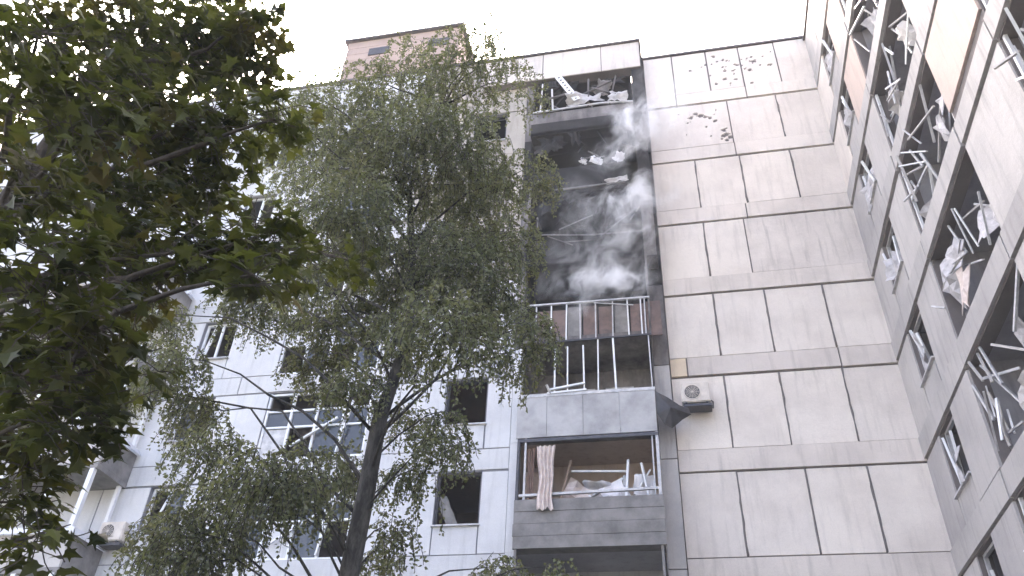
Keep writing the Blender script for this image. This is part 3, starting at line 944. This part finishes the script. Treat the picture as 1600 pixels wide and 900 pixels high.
# perforated strip hanging in the top balcony
ps = MB()
for i in range(9):
    a, b2 = Vector((-3.12, YB - .16, 25.85)), Vector((-2.42, YB - .22, 24.35))
    p, q = a.lerp(b2, i / 9), a.lerp(b2, (i + 1) / 9)
    wv = Vector((.11, 0, .045)); th = Vector((0, .02, 0)); hw = wv * .35
    mid0, mid1 = p.lerp(q, .28), p.lerp(q, .72)
    def slab(c0, c1, o0, o1):
        n0 = len(ps.v)
        for s_ in (Vector((0, 0, 0)), th):
            ps.v.extend([tuple(c0 + o0 + s_), tuple(c0 + o1 + s_), tuple(c1 + o1 + s_), tuple(c1 + o0 + s_)])
        ps.f.extend([tuple(n0 + k_ for k_ in fc) for fc in ((0, 1, 2, 3), (7, 6, 5, 4), (0, 4, 5, 1), (1, 5, 6, 2), (2, 6, 7, 3), (3, 7, 4, 0))])
    slab(p, mid0, -wv, wv); slab(mid0, mid1, -wv, -hw); slab(mid0, mid1, hw, wv); slab(mid1, q, -wv, wv)
tag(ps.build('perforated_strip', None, (-2.4, YB - .2, 24.3), 'white'), 'white perforated strip hanging slantwise in the topmost burnt balcony', 'metal strip')
for (x, zz, w_, h_, sd, wh) in ((-2.25, 21.42, .22, .2, 71, 'leftmost small'), (-1.88, 21.45, .32, .26, 72, 'second from left of the'), (-1.72, 21.32, .2, .22, 73, 'third from left of the'), (-1.08, 21.42, .34, .34, 74, 'rightmost and largest')):  # white scraps added in place of bright spots of light
    tag(torn_sheet('light_spot_scrap', None, (x, YB - .02, zz), w_, h_, 'whitecloth', .2, .4, .2, sd, bend=.25, rag=.3), wh + (' white scraps' if wh.endswith('the') else ' white scrap') + ' standing in for light spots on the charred balcony parapet', 'scrap', 'white scraps standing in for light spots on the charred parapet')

# ------------------------------------------------------------------ trees
BIRCH= [(-2.47,7.32,12.39,0.36,0.35),(-2.26,8.11,13.01,0.28,0.35),(-2.84,7.66,12.13,0.63,0.4),(-3.83,8.27,12.7,0.79,0.45),(-4.87,8.33,12.64,0.69,0.45),(-4.85,6.87,10.95,0.39,0.4),(-4.9,6.73,10.11,0.47,0.6),(-5.22,8.88,12.09,0.81,1),(-3.34,7.37,10.14,0.74,1),(-2.58,7.31,10.13,0.54,0.7),(-2.13,8.64,12.72,0.45,0.25),(-1.75,7.96,9.97,0.37,0.6),(-2.8,8.87,10.49,0.81,1),(-3.7,7.94,9.99,0.38,0.6),(-3.16,8.36,9.29,0.42,0.7),(-3.95,7.09,8.73,0.68,1),(-5.76,8.35,11.01,0.49,0.35),(-2.05,8.48,9.13,0.41,0.9),(-2.63,8.06,8.4,0.68,1),(-3.75,8.63,8.75,0.65,1),(-4.52,8.45,9.36,0.43,0.7),(-4.23,6.87,7.63,0.39,0.5),(-6.02,8.67,8.98,0.4,0.5),(-2.12,8.24,7.94,0.42,1),(-1.58,7.74,7.14,0.23,0.9),(-2.28,6.78,6.54,0.48,1),(-1.96,8.48,7.2,0.28,0.5),(-3.32,7.93,7.24,0.4,1),(-4.58,8.57,8.12,0.55,0.8),(-5.8,8.98,8.77,0.45,0.5),(-6.17,8.56,8.61,0.35,0.5),(-4.91,9.09,7.74,0.42,0.9),(-3.63,7.73,6.5,0.31,0.9),(-7.21,8.39,8.25,0.4,0.9),(-6.36,7.93,7.12,0.41,0.9),(-7.65,8.57,7.21,0.4,0.9),(-6.29,8.49,6.77,0.37,0.8),(-5.06,7.48,5.63,0.35,0.8),(-4.26,7.05,5.12,0.35,0.8),(-3.86,7.26,5.13,0.39,0.95),(-4.27,9.21,6.09,0.39,1),(-4.48,7.83,5.12,0.3,0.6),(-5.47,8.16,5.26,0.41,0.75),(-5.54,7.74,4.72,0.35,0.75),(-5.02,8.01,4.8,0.31,0.8),(-5.21,7.85,4.43,0.39,0.8),(-2.49,7.61,5.63,0.28,0.9),(-2.96,8.22,5.56,0.23,0.7),(-2.64,8.22,6.28,0.19,0.6),(-3.44,9.05,6.79,0.22,0.7),(-3.26,8.47,5.0,0.23,0.8),(-3.63,9.12,4.94,0.2,0.8),(-1.64,8.46,7.35,0.18,0.6),(-2.17,9.28,4.77,0.28,0.7),(-1.39,8.22,4.43,0.14,0.5)]
MAPLE= [(-3.83,2.48,5.97,0.45,0.42),(-4.49,3.47,7.51,0.58,0.9),(-4.26,4.0,8.19,0.55,1),(-3.83,4.29,8.08,0.41,1),(-3.49,3.87,8.03,0.26,1),(-4.49,3.08,6.11,0.33,0.3),(-3.64,2.88,5.65,0.43,0.9),(-4.15,3.81,6.83,0.54,1),(-3.49,3.88,6.7,0.46,1),(-2.89,3.78,6.51,0.19,0.8),(-3.46,2.73,4.77,0.34,0.55),(-4.15,3.86,5.97,0.5,1),(-3.95,4.36,6.58,0.48,1),(-3.3,2.97,4.38,0.41,0.8),(-3.85,4.04,5.43,0.42,1),(-3.15,3.82,5.28,0.34,1),(-2.66,3.68,5.15,0.25,1),(-2.59,4.01,5.34,0.21,0.7),(-2.73,4.81,5.93,0.18,0.5),(-2.59,5.07,6.06,0.1,0.4),(-2.54,3.56,4.71,0.17,0.8),(-3.91,3.56,4.31,0.42,1.2),(-3.06,3.13,4.03,0.24,1),(-3.74,3.96,5.0,0.23,0.7),(-3.37,3.46,3.76,0.33,1.1),(-4.07,4.0,3.84,0.29,1.2),(-4.12,4.18,3.55,0.2,1),(-3.49,3.73,3.13,0.12,0.8),(-4.12,4.22,4.6,0.31,1),(-3.19,3.58,4.16,0.17,0.7)]
def lerp_path(path, z):
    for (a, b2) in zip(path[:-1], path[1:]):
        if a[2] <= z <= b2[2]:
            return Vector(a).lerp(Vector(b2), (z - a[2]) / (b2[2] - a[2]))
    return Vector(path[-1]) if z > path[-1][2] else Vector(path[0])

def limb_path(a, b2, rn, up=.25, n=7):
    a, b2 = Vector(a), Vector(b2)
    L = (b2 - a).length
    pts = []
    o = Vector((rn.uniform(-9, 9), rn.uniform(-9, 9), 0))
    for i in range(n):
        t_ = i / (n - 1)
        p = a.lerp(b2, t_) + Vector((0, 0, up * L * math.sin(t_ * math.pi) * .6))
        w_ = math.sin(t_ * math.pi) * L * .09
        p += Vector((noise.noise(o + Vector((t_ * 3, 0, 0))), noise.noise(o + Vector((0, t_ * 3, 4))), noise.noise(o + Vector((0, 3, t_ * 3))))) * w_
        pts.append(p)
    return pts

def foliage_mesh(name, parent, loc, V, F_, tones, mat, kind='stuff'):
    o = mesh(name, parent, loc, V, F_, mat)
    at = o.data.attributes.new('tone', 'FLOAT', 'FACE')
    at.data.foreach_set('value', tones)
    if kind:
        o['kind'] = kind
    return o

# --- birch
rn = random.Random(5)
bt = thing('birch_tree', 'tall birch tree with drooping fine foliage in front of the white block', 'tree', (-3.6, 8, 0))
TP = [(-3.62, 8.05, -.1), (-3.56, 8.03, 1.5), (-3.52, 8.0, 3.0), (-3.47, 8.0, 4.34), (-3.43, 8.0, 5.18), (-3.41, 8.0, 6.13), (-3.32, 8.0, 6.64), (-3.19, 8.0, 7.38), (-3.31, 8.0, 8.65), (-3.51, 8.0, 9.89), (-3.37, 8.0, 11.25), (-2.95, 8.0, 12.42), (-2.6, 8.0, 13.3)]
tr = MB()
tr.tube(TP, [.17, .14, .12, .108, .10, .09, .075, .055, .045, .036, .026, .014, .006], 12)
tro = tr.build('trunk', bt, (-3.6, 8, 0), 'birchbark', True)
V, F_, T_ = [], [], []
tw = MB()
for (bx_, by_, bz_, br, dens) in BIRCH:
    c_ = Vector((bx_, by_, bz_))
    hd = math.hypot(bx_ + 3.4, by_ - 8)
    st = lerp_path(TP, max(3.6, bz_ - .55 * hd - .2))
    lb = MB()
    pts = limb_path(st, c_ + Vector((0, 0, br * .3)), rn, .2)
    r0 = min(.024, .007 + .007 * (c_ - st).length)
    lb.tube(pts, [r0 * (1 - .82 * i / 6) for i in range(7)], 6)
    lb.build('limb', tro, st, 'birchbark', True)
    ntw = int(185 * dens * br * br / .2) + 8
    for _ in range(ntw):
        d = Vector((rn.gauss(0, 1), rn.gauss(0, 1), rn.gauss(0, 1))).normalized() * br * (rn.random() ** .45) * 1.05
        p = c_ + Vector((d.x, d.y, d.z * .9)) 
        vel = Vector((d.x * .6 / max(br, .1) + rn.gauss(0, .4), d.y * .6 / max(br, .1) + rn.gauss(0, .4), rn.uniform(-.2, .35)))
        vel.normalize()
        ln = rn.uniform(.18, .55) * (1.25 if dens < .8 else 1)
        nl = int(ln / .021)
        path = [p.copy()]
        base_tone = rn.random()
        for i in range(nl):
            vel += Vector((0, 0, -.17)); vel.normalize()
            p = p + vel * .021
            if i % 5 == 4:
                path.append(p.copy())
            s_ = rn.uniform(.015, .029)
            ax = Vector((rn.gauss(0, 1), rn.gauss(0, 1), rn.gauss(-.7, .7))).normalized()
            nn = ax.cross(Vector((rn.gauss(0, 1), rn.gauss(0, 1), rn.gauss(0, 1)))).normalized()
            q0 = p + ax * .012
            k0 = len(V)
            V += [q0, q0 + ax * s_ * .75 + nn * s_ * .72, q0 + ax * s_ * 2.1, q0 + ax * s_ * .75 - nn * s_ * .72]
            F_.append((k0, k0 + 1, k0 + 2, k0 + 3))
            T_.append(min(1, max(0, .6 * base_tone + .4 * rn.random())))
        if len(path) > 1:
            tw.tube(path, [.004] * len(path), 3)
foliage_mesh('crown', bt, (-3.4, 8, 8), V, F_, T_, 'birchleaf')
o = tw.build('twigs', bt, (-3.4, 8, 8), 'birchbark'); o['kind'] = 'stuff'

# --- maple
mt_ = thing('maple_tree', 'dark maple tree with broad leaves at the left edge close to the viewer', 'tree', (-5.35, 3.7, 0))
TP = [(-5.4, 3.7, -.1), (-5.33, 3.7, 1.5), (-5.28, 3.75, 3.0), (-5.2, 3.8, 4.5), (-5.1, 3.85, 6.0), (-5.0, 3.9, 7.5), (-4.9, 3.95, 9.2)]
tr = MB(); tr.tube(TP, [.24, .19, .17, .14, .10, .06, .02], 12)
tro = tr.build('trunk', mt_, (-5.35, 3.7, 0), 'maplebark', True)
extra = [(-5.6, 3.3, 6.6, .6, .3), (-6.1, 4.2, 6.0, .6, .3), (-5.8, 4.8, 7.2, .6, .3), (-5.3, 4.6, 8.4, .6, .3), (-4.8, 3.4, 8.6, .6, .6), (-5.9, 3.2, 5.2, .55, .3), (-6.3, 3.9, 7.4, .6, .4), (-5.2, 2.9, 7.4, .55, .3), (-5.0, 4.9, 6.4, .5, .3), (-4.4, 4.4, 9.2, .5, .6), (-5.4, 4.9, 5.0, .5, .5)]
OUT = [(0, .0), (.20, .06), (.48, -.02), (.30, .26), (.56, .50), (.27, .46), (.17, .62), (0, 1.0)]
OUT = OUT + [(-x, y) for (x, y) in OUT[-2:0:-1]]
def leaf_geo(s_):
    pts = [Vector((x * s_, (y - .0) * s_, -.10 * s_ * abs(x) * 2 - .12 * s_ * y * y)) for x, y in OUT]
    return pts + [Vector((0, .36 * s_, 0))]
NO = len(OUT)
leaves = []
tw = MB()
for (bx_, by_, bz_, br, dens) in MAPLE + extra:
    c_ = Vector((bx_, by_, bz_))
    br *= .72
    hd = math.hypot(bx_ + 5.2, by_ - 3.8)
    st = lerp_path(TP, max(2.4, bz_ - .35 * hd))
    lb = MB()
    pts = limb_path(st, c_, rn, .12)
    r0 = min(.055, .014 + .014 * (c_ - st).length)
    lb.tube(pts, [r0 * (1 - .8 * i / 6) for i in range(7)], 6)
    lb.build('limb', tro, st, 'maplebark', True)
    for _ in range(int(62 * dens * br * br / .1) + 6):
        d = Vector((rn.gauss(0, 1), rn.gauss(0, 1), rn.gauss(0, 1))).normalized() * br * (rn.random() ** .5)
        p = c_ + d
        vel = Vector((d.x + rn.gauss(0, .2), d.y + rn.gauss(0, .2), rn.gauss(0, .1) - .03)).normalized()
        path = [p - vel * .18, p]
        tone = rn.random()
        for i in range(rn.randint(3, 6)):
            p = p + vel * rn.uniform(.03, .06); vel = (vel + Vector((rn.gauss(0, .25), rn.gauss(0, .25), rn.gauss(-.08, .15)))).normalized()
            path.append(p.copy())
            yd = Vector((vel.x + rn.gauss(0, .8), vel.y + rn.gauss(0, .8), rn.gauss(-.45, .35))).normalized()
            up = Vector((rn.gauss(0, .45), rn.gauss(0, .45), 1))
            xd = yd.cross(up).normalized(); zd = xd.cross(yd)
            leaves.append((p + yd * .04, xd, yd, zd, rn.uniform(.085, .135), min(1, max(0, .5 * tone + .5 * rn.random()))))
        tw.tube(path, [.004] * len(path), 3)
o = tw.build('twigs', mt_, (-4, 3.6, 6), 'maplebark'); o['kind'] = 'stuff'
cp = Vector((0, 0, 1.6))
def vis_score(l):
    d = l[0] - cp
    z_ = d.dot(_f)
    if z_ <= 0 or abs(d.dot(_r) / z_) > .6 or abs(d.dot(_u) / z_) > .34:
        return 99
    return z_ / l[4]
leaves.sort(key=vis_score)
LM = []
for i in range(6):
    me = bpy.data.meshes.new('maple_leaf')
    me.from_pydata([tuple(v) for v in leaf_geo(.11)], [], [(k_, (k_ + 1) % NO, NO) for k_ in range(NO)])
    me.materials.append(M['mapleleaf'])
    at = me.attributes.new('tone', 'FLOAT', 'FACE'); at.data.foreach_set('value', [i / 5] * NO)
    LM.append(me)
for (p, xd, yd, zd, s_, tn) in leaves[:300]:
    o = link('leaf', LM[int(tn * 5.99)], mt_, p)
    o.rotation_euler = Matrix((xd, yd, zd)).transposed().to_euler()
    o.scale = (s_ / .11,) * 3
V, F_, T_ = [], [], []
for (p, xd, yd, zd, s_, tn) in leaves[300:]:
    k0 = len(V)
    V += [p + xd * q.x + yd * q.y + zd * q.z for q in leaf_geo(s_)]
    F_ += [(k0 + k_, k0 + (k_ + 1) % NO, k0 + NO) for k_ in range(NO)]
    T_ += [tn] * NO
foliage_mesh('crown', mt_, (-4.5, 3.6, 6), V, F_, T_, 'mapleleaf')
print('leaves', len(leaves), 'faces', len(F_))

# ------------------------------------------------------------------ smoke rising from the burnt balconies
sm = bpy.data.materials.new('smoke')
sm.use_nodes = True
nt = sm.node_tree
nt.nodes.clear()
pos = N(nt, 'ShaderNodeNewGeometry').outputs['Position']
PUFF = [(-.1, 17.8, 22.1, 1.15, 1.0), (-.65, 17.8, 21.2, .9, .8), (.45, 17.8, 22.7, 1.1, .9), (-.45, 17.8, 18.65, 1.0, .75), (-.8, 17.8, 17.8, .9, .6), (-1.6, 17.8, 15.55, .95, .9), (-.95, 17.8, 16.2, .95, .7), (-2.8, 17.8, 18.7, 1.2, .12), (-2.9, 17.8, 17.0, 1.1, .08), (-2.0, 17.8, 17.3, 1.0, .16), (-1.7, 17.8, 18.3, .9, .35), (-2.3, 17.8, 15.9, .9, .25), (-1.5, 17.8, 20.6, .9, .12)]
wv = N(nt, 'ShaderNodeTexNoise'); wv.inputs['Scale'].default_value = .75; wv.inputs['Detail'].default_value = 3
nt.links.new(pos, wv.inputs['Vector'])
w0 = N(nt, 'ShaderNodeVectorMath', operation='SUBTRACT'); nt.links.new(wv.outputs['Color'], w0.inputs[0]); w0.inputs[1].default_value = (.5, .5, .5)
wa = N(nt, 'ShaderNodeVectorMath', operation='SCALE'); nt.links.new(w0.outputs[0], wa.inputs[0]); wa.inputs['Scale'].default_value = 2.6
wb = N(nt, 'ShaderNodeVectorMath', operation='ADD'); nt.links.new(pos, wb.inputs[0]); nt.links.new(wa.outputs[0], wb.inputs[1])
mp_ = N(nt, 'ShaderNodeMapping'); mp_.inputs['Rotation'].default_value = (0, R(52), 0); nt.links.new(wb.outputs[0], mp_.inputs[0])
acc = None
for (x, y, z_, r_, a_) in PUFF:
    df = N(nt, 'ShaderNodeVectorMath', operation='SUBTRACT'); nt.links.new(wb.outputs[0], df.inputs[0]); df.inputs[1].default_value = (x, y, z_)
    mq = N(nt, 'ShaderNodeMapping'); mq.inputs['Rotation'].default_value = (0, R(52), 0); mq.inputs['Scale'].default_value = (.62, .9, 1.35)
    nt.links.new(df.outputs[0], mq.inputs[0])
    sub = N(nt, 'ShaderNodeVectorMath', operation='LENGTH'); nt.links.new(mq.outputs[0], sub.inputs[0])
    mr_ = N(nt, 'ShaderNodeMapRange', interpolation_type='SMOOTHSTEP')
    mr_.inputs['From Min'].default_value = r_; mr_.inputs['From Max'].default_value = 0
    mr_.inputs['To Min'].default_value = 0; mr_.inputs['To Max'].default_value = a_
    nt.links.new(sub.outputs['Value'], mr_.inputs['Value'])
    if acc is None:
        acc = mr_.outputs[0]
    else:
        ad = N(nt, 'ShaderNodeMath', operation='ADD'); nt.links.new(acc, ad.inputs[0]); nt.links.new(mr_.outputs[0], ad.inputs[1]); acc = ad.outputs[0]
nz_ = ramp(nt, noise_tex(nt, mp_.outputs[0], 1.5, 6, .62, (.4, 1, 1.5)), .46, .68)
mu = N(nt, 'ShaderNodeMath', operation='MULTIPLY'); nt.links.new(acc, mu.inputs[0]); nt.links.new(nz_, mu.inputs[1])
mu2 = N(nt, 'ShaderNodeMath', operation='MULTIPLY'); nt.links.new(mu.outputs[0], mu2.inputs[0]); mu2.inputs[1].default_value = 4.0
pv = N(nt, 'ShaderNodeVolumePrincipled')
pv.inputs['Color'].default_value = (.985, .985, .985, 1)
pv.inputs['Anisotropy'].default_value = .1
nt.links.new(mu2.outputs[0], pv.inputs['Density'])
om = N(nt, 'ShaderNodeOutputMaterial')
nt.links.new(pv.outputs[0], om.inputs['Volume'])
M['smoke'] = sm
s_ = MB(); s_.box((-4.3, 16.5, 14.4), (1.6, 18.53, 24.2))
o = s_.build('smoke', None, (-1, 17.7, 15.4), 'smoke')
tag(o, 'white smoke drifting out of the burnt balconies', 'smoke', kind='stuff')

# ------------------------------------------------------------------ thin smoky air in the courtyard
hz = bpy.data.materials.new('smoky_air')
hz.use_nodes = True
nt = hz.node_tree
nt.nodes.clear()
pv = N(nt, 'ShaderNodeVolumePrincipled')
pv.inputs['Color'].default_value = (.97, .965, .97, 1)
pv.inputs['Density'].default_value = .0013
om = N(nt, 'ShaderNodeOutputMaterial')
nt.links.new(pv.outputs[0], om.inputs['Volume'])
M['haze'] = hz
s_ = MB(); s_.box((-320, -320, -1.2), (320, 320, 34.5))
o = s_.build('haze', None, (0, 0, -1.2), 'haze')
tag(o, 'thin smoky haze filling the courtyard air', 'haze', kind='stuff')
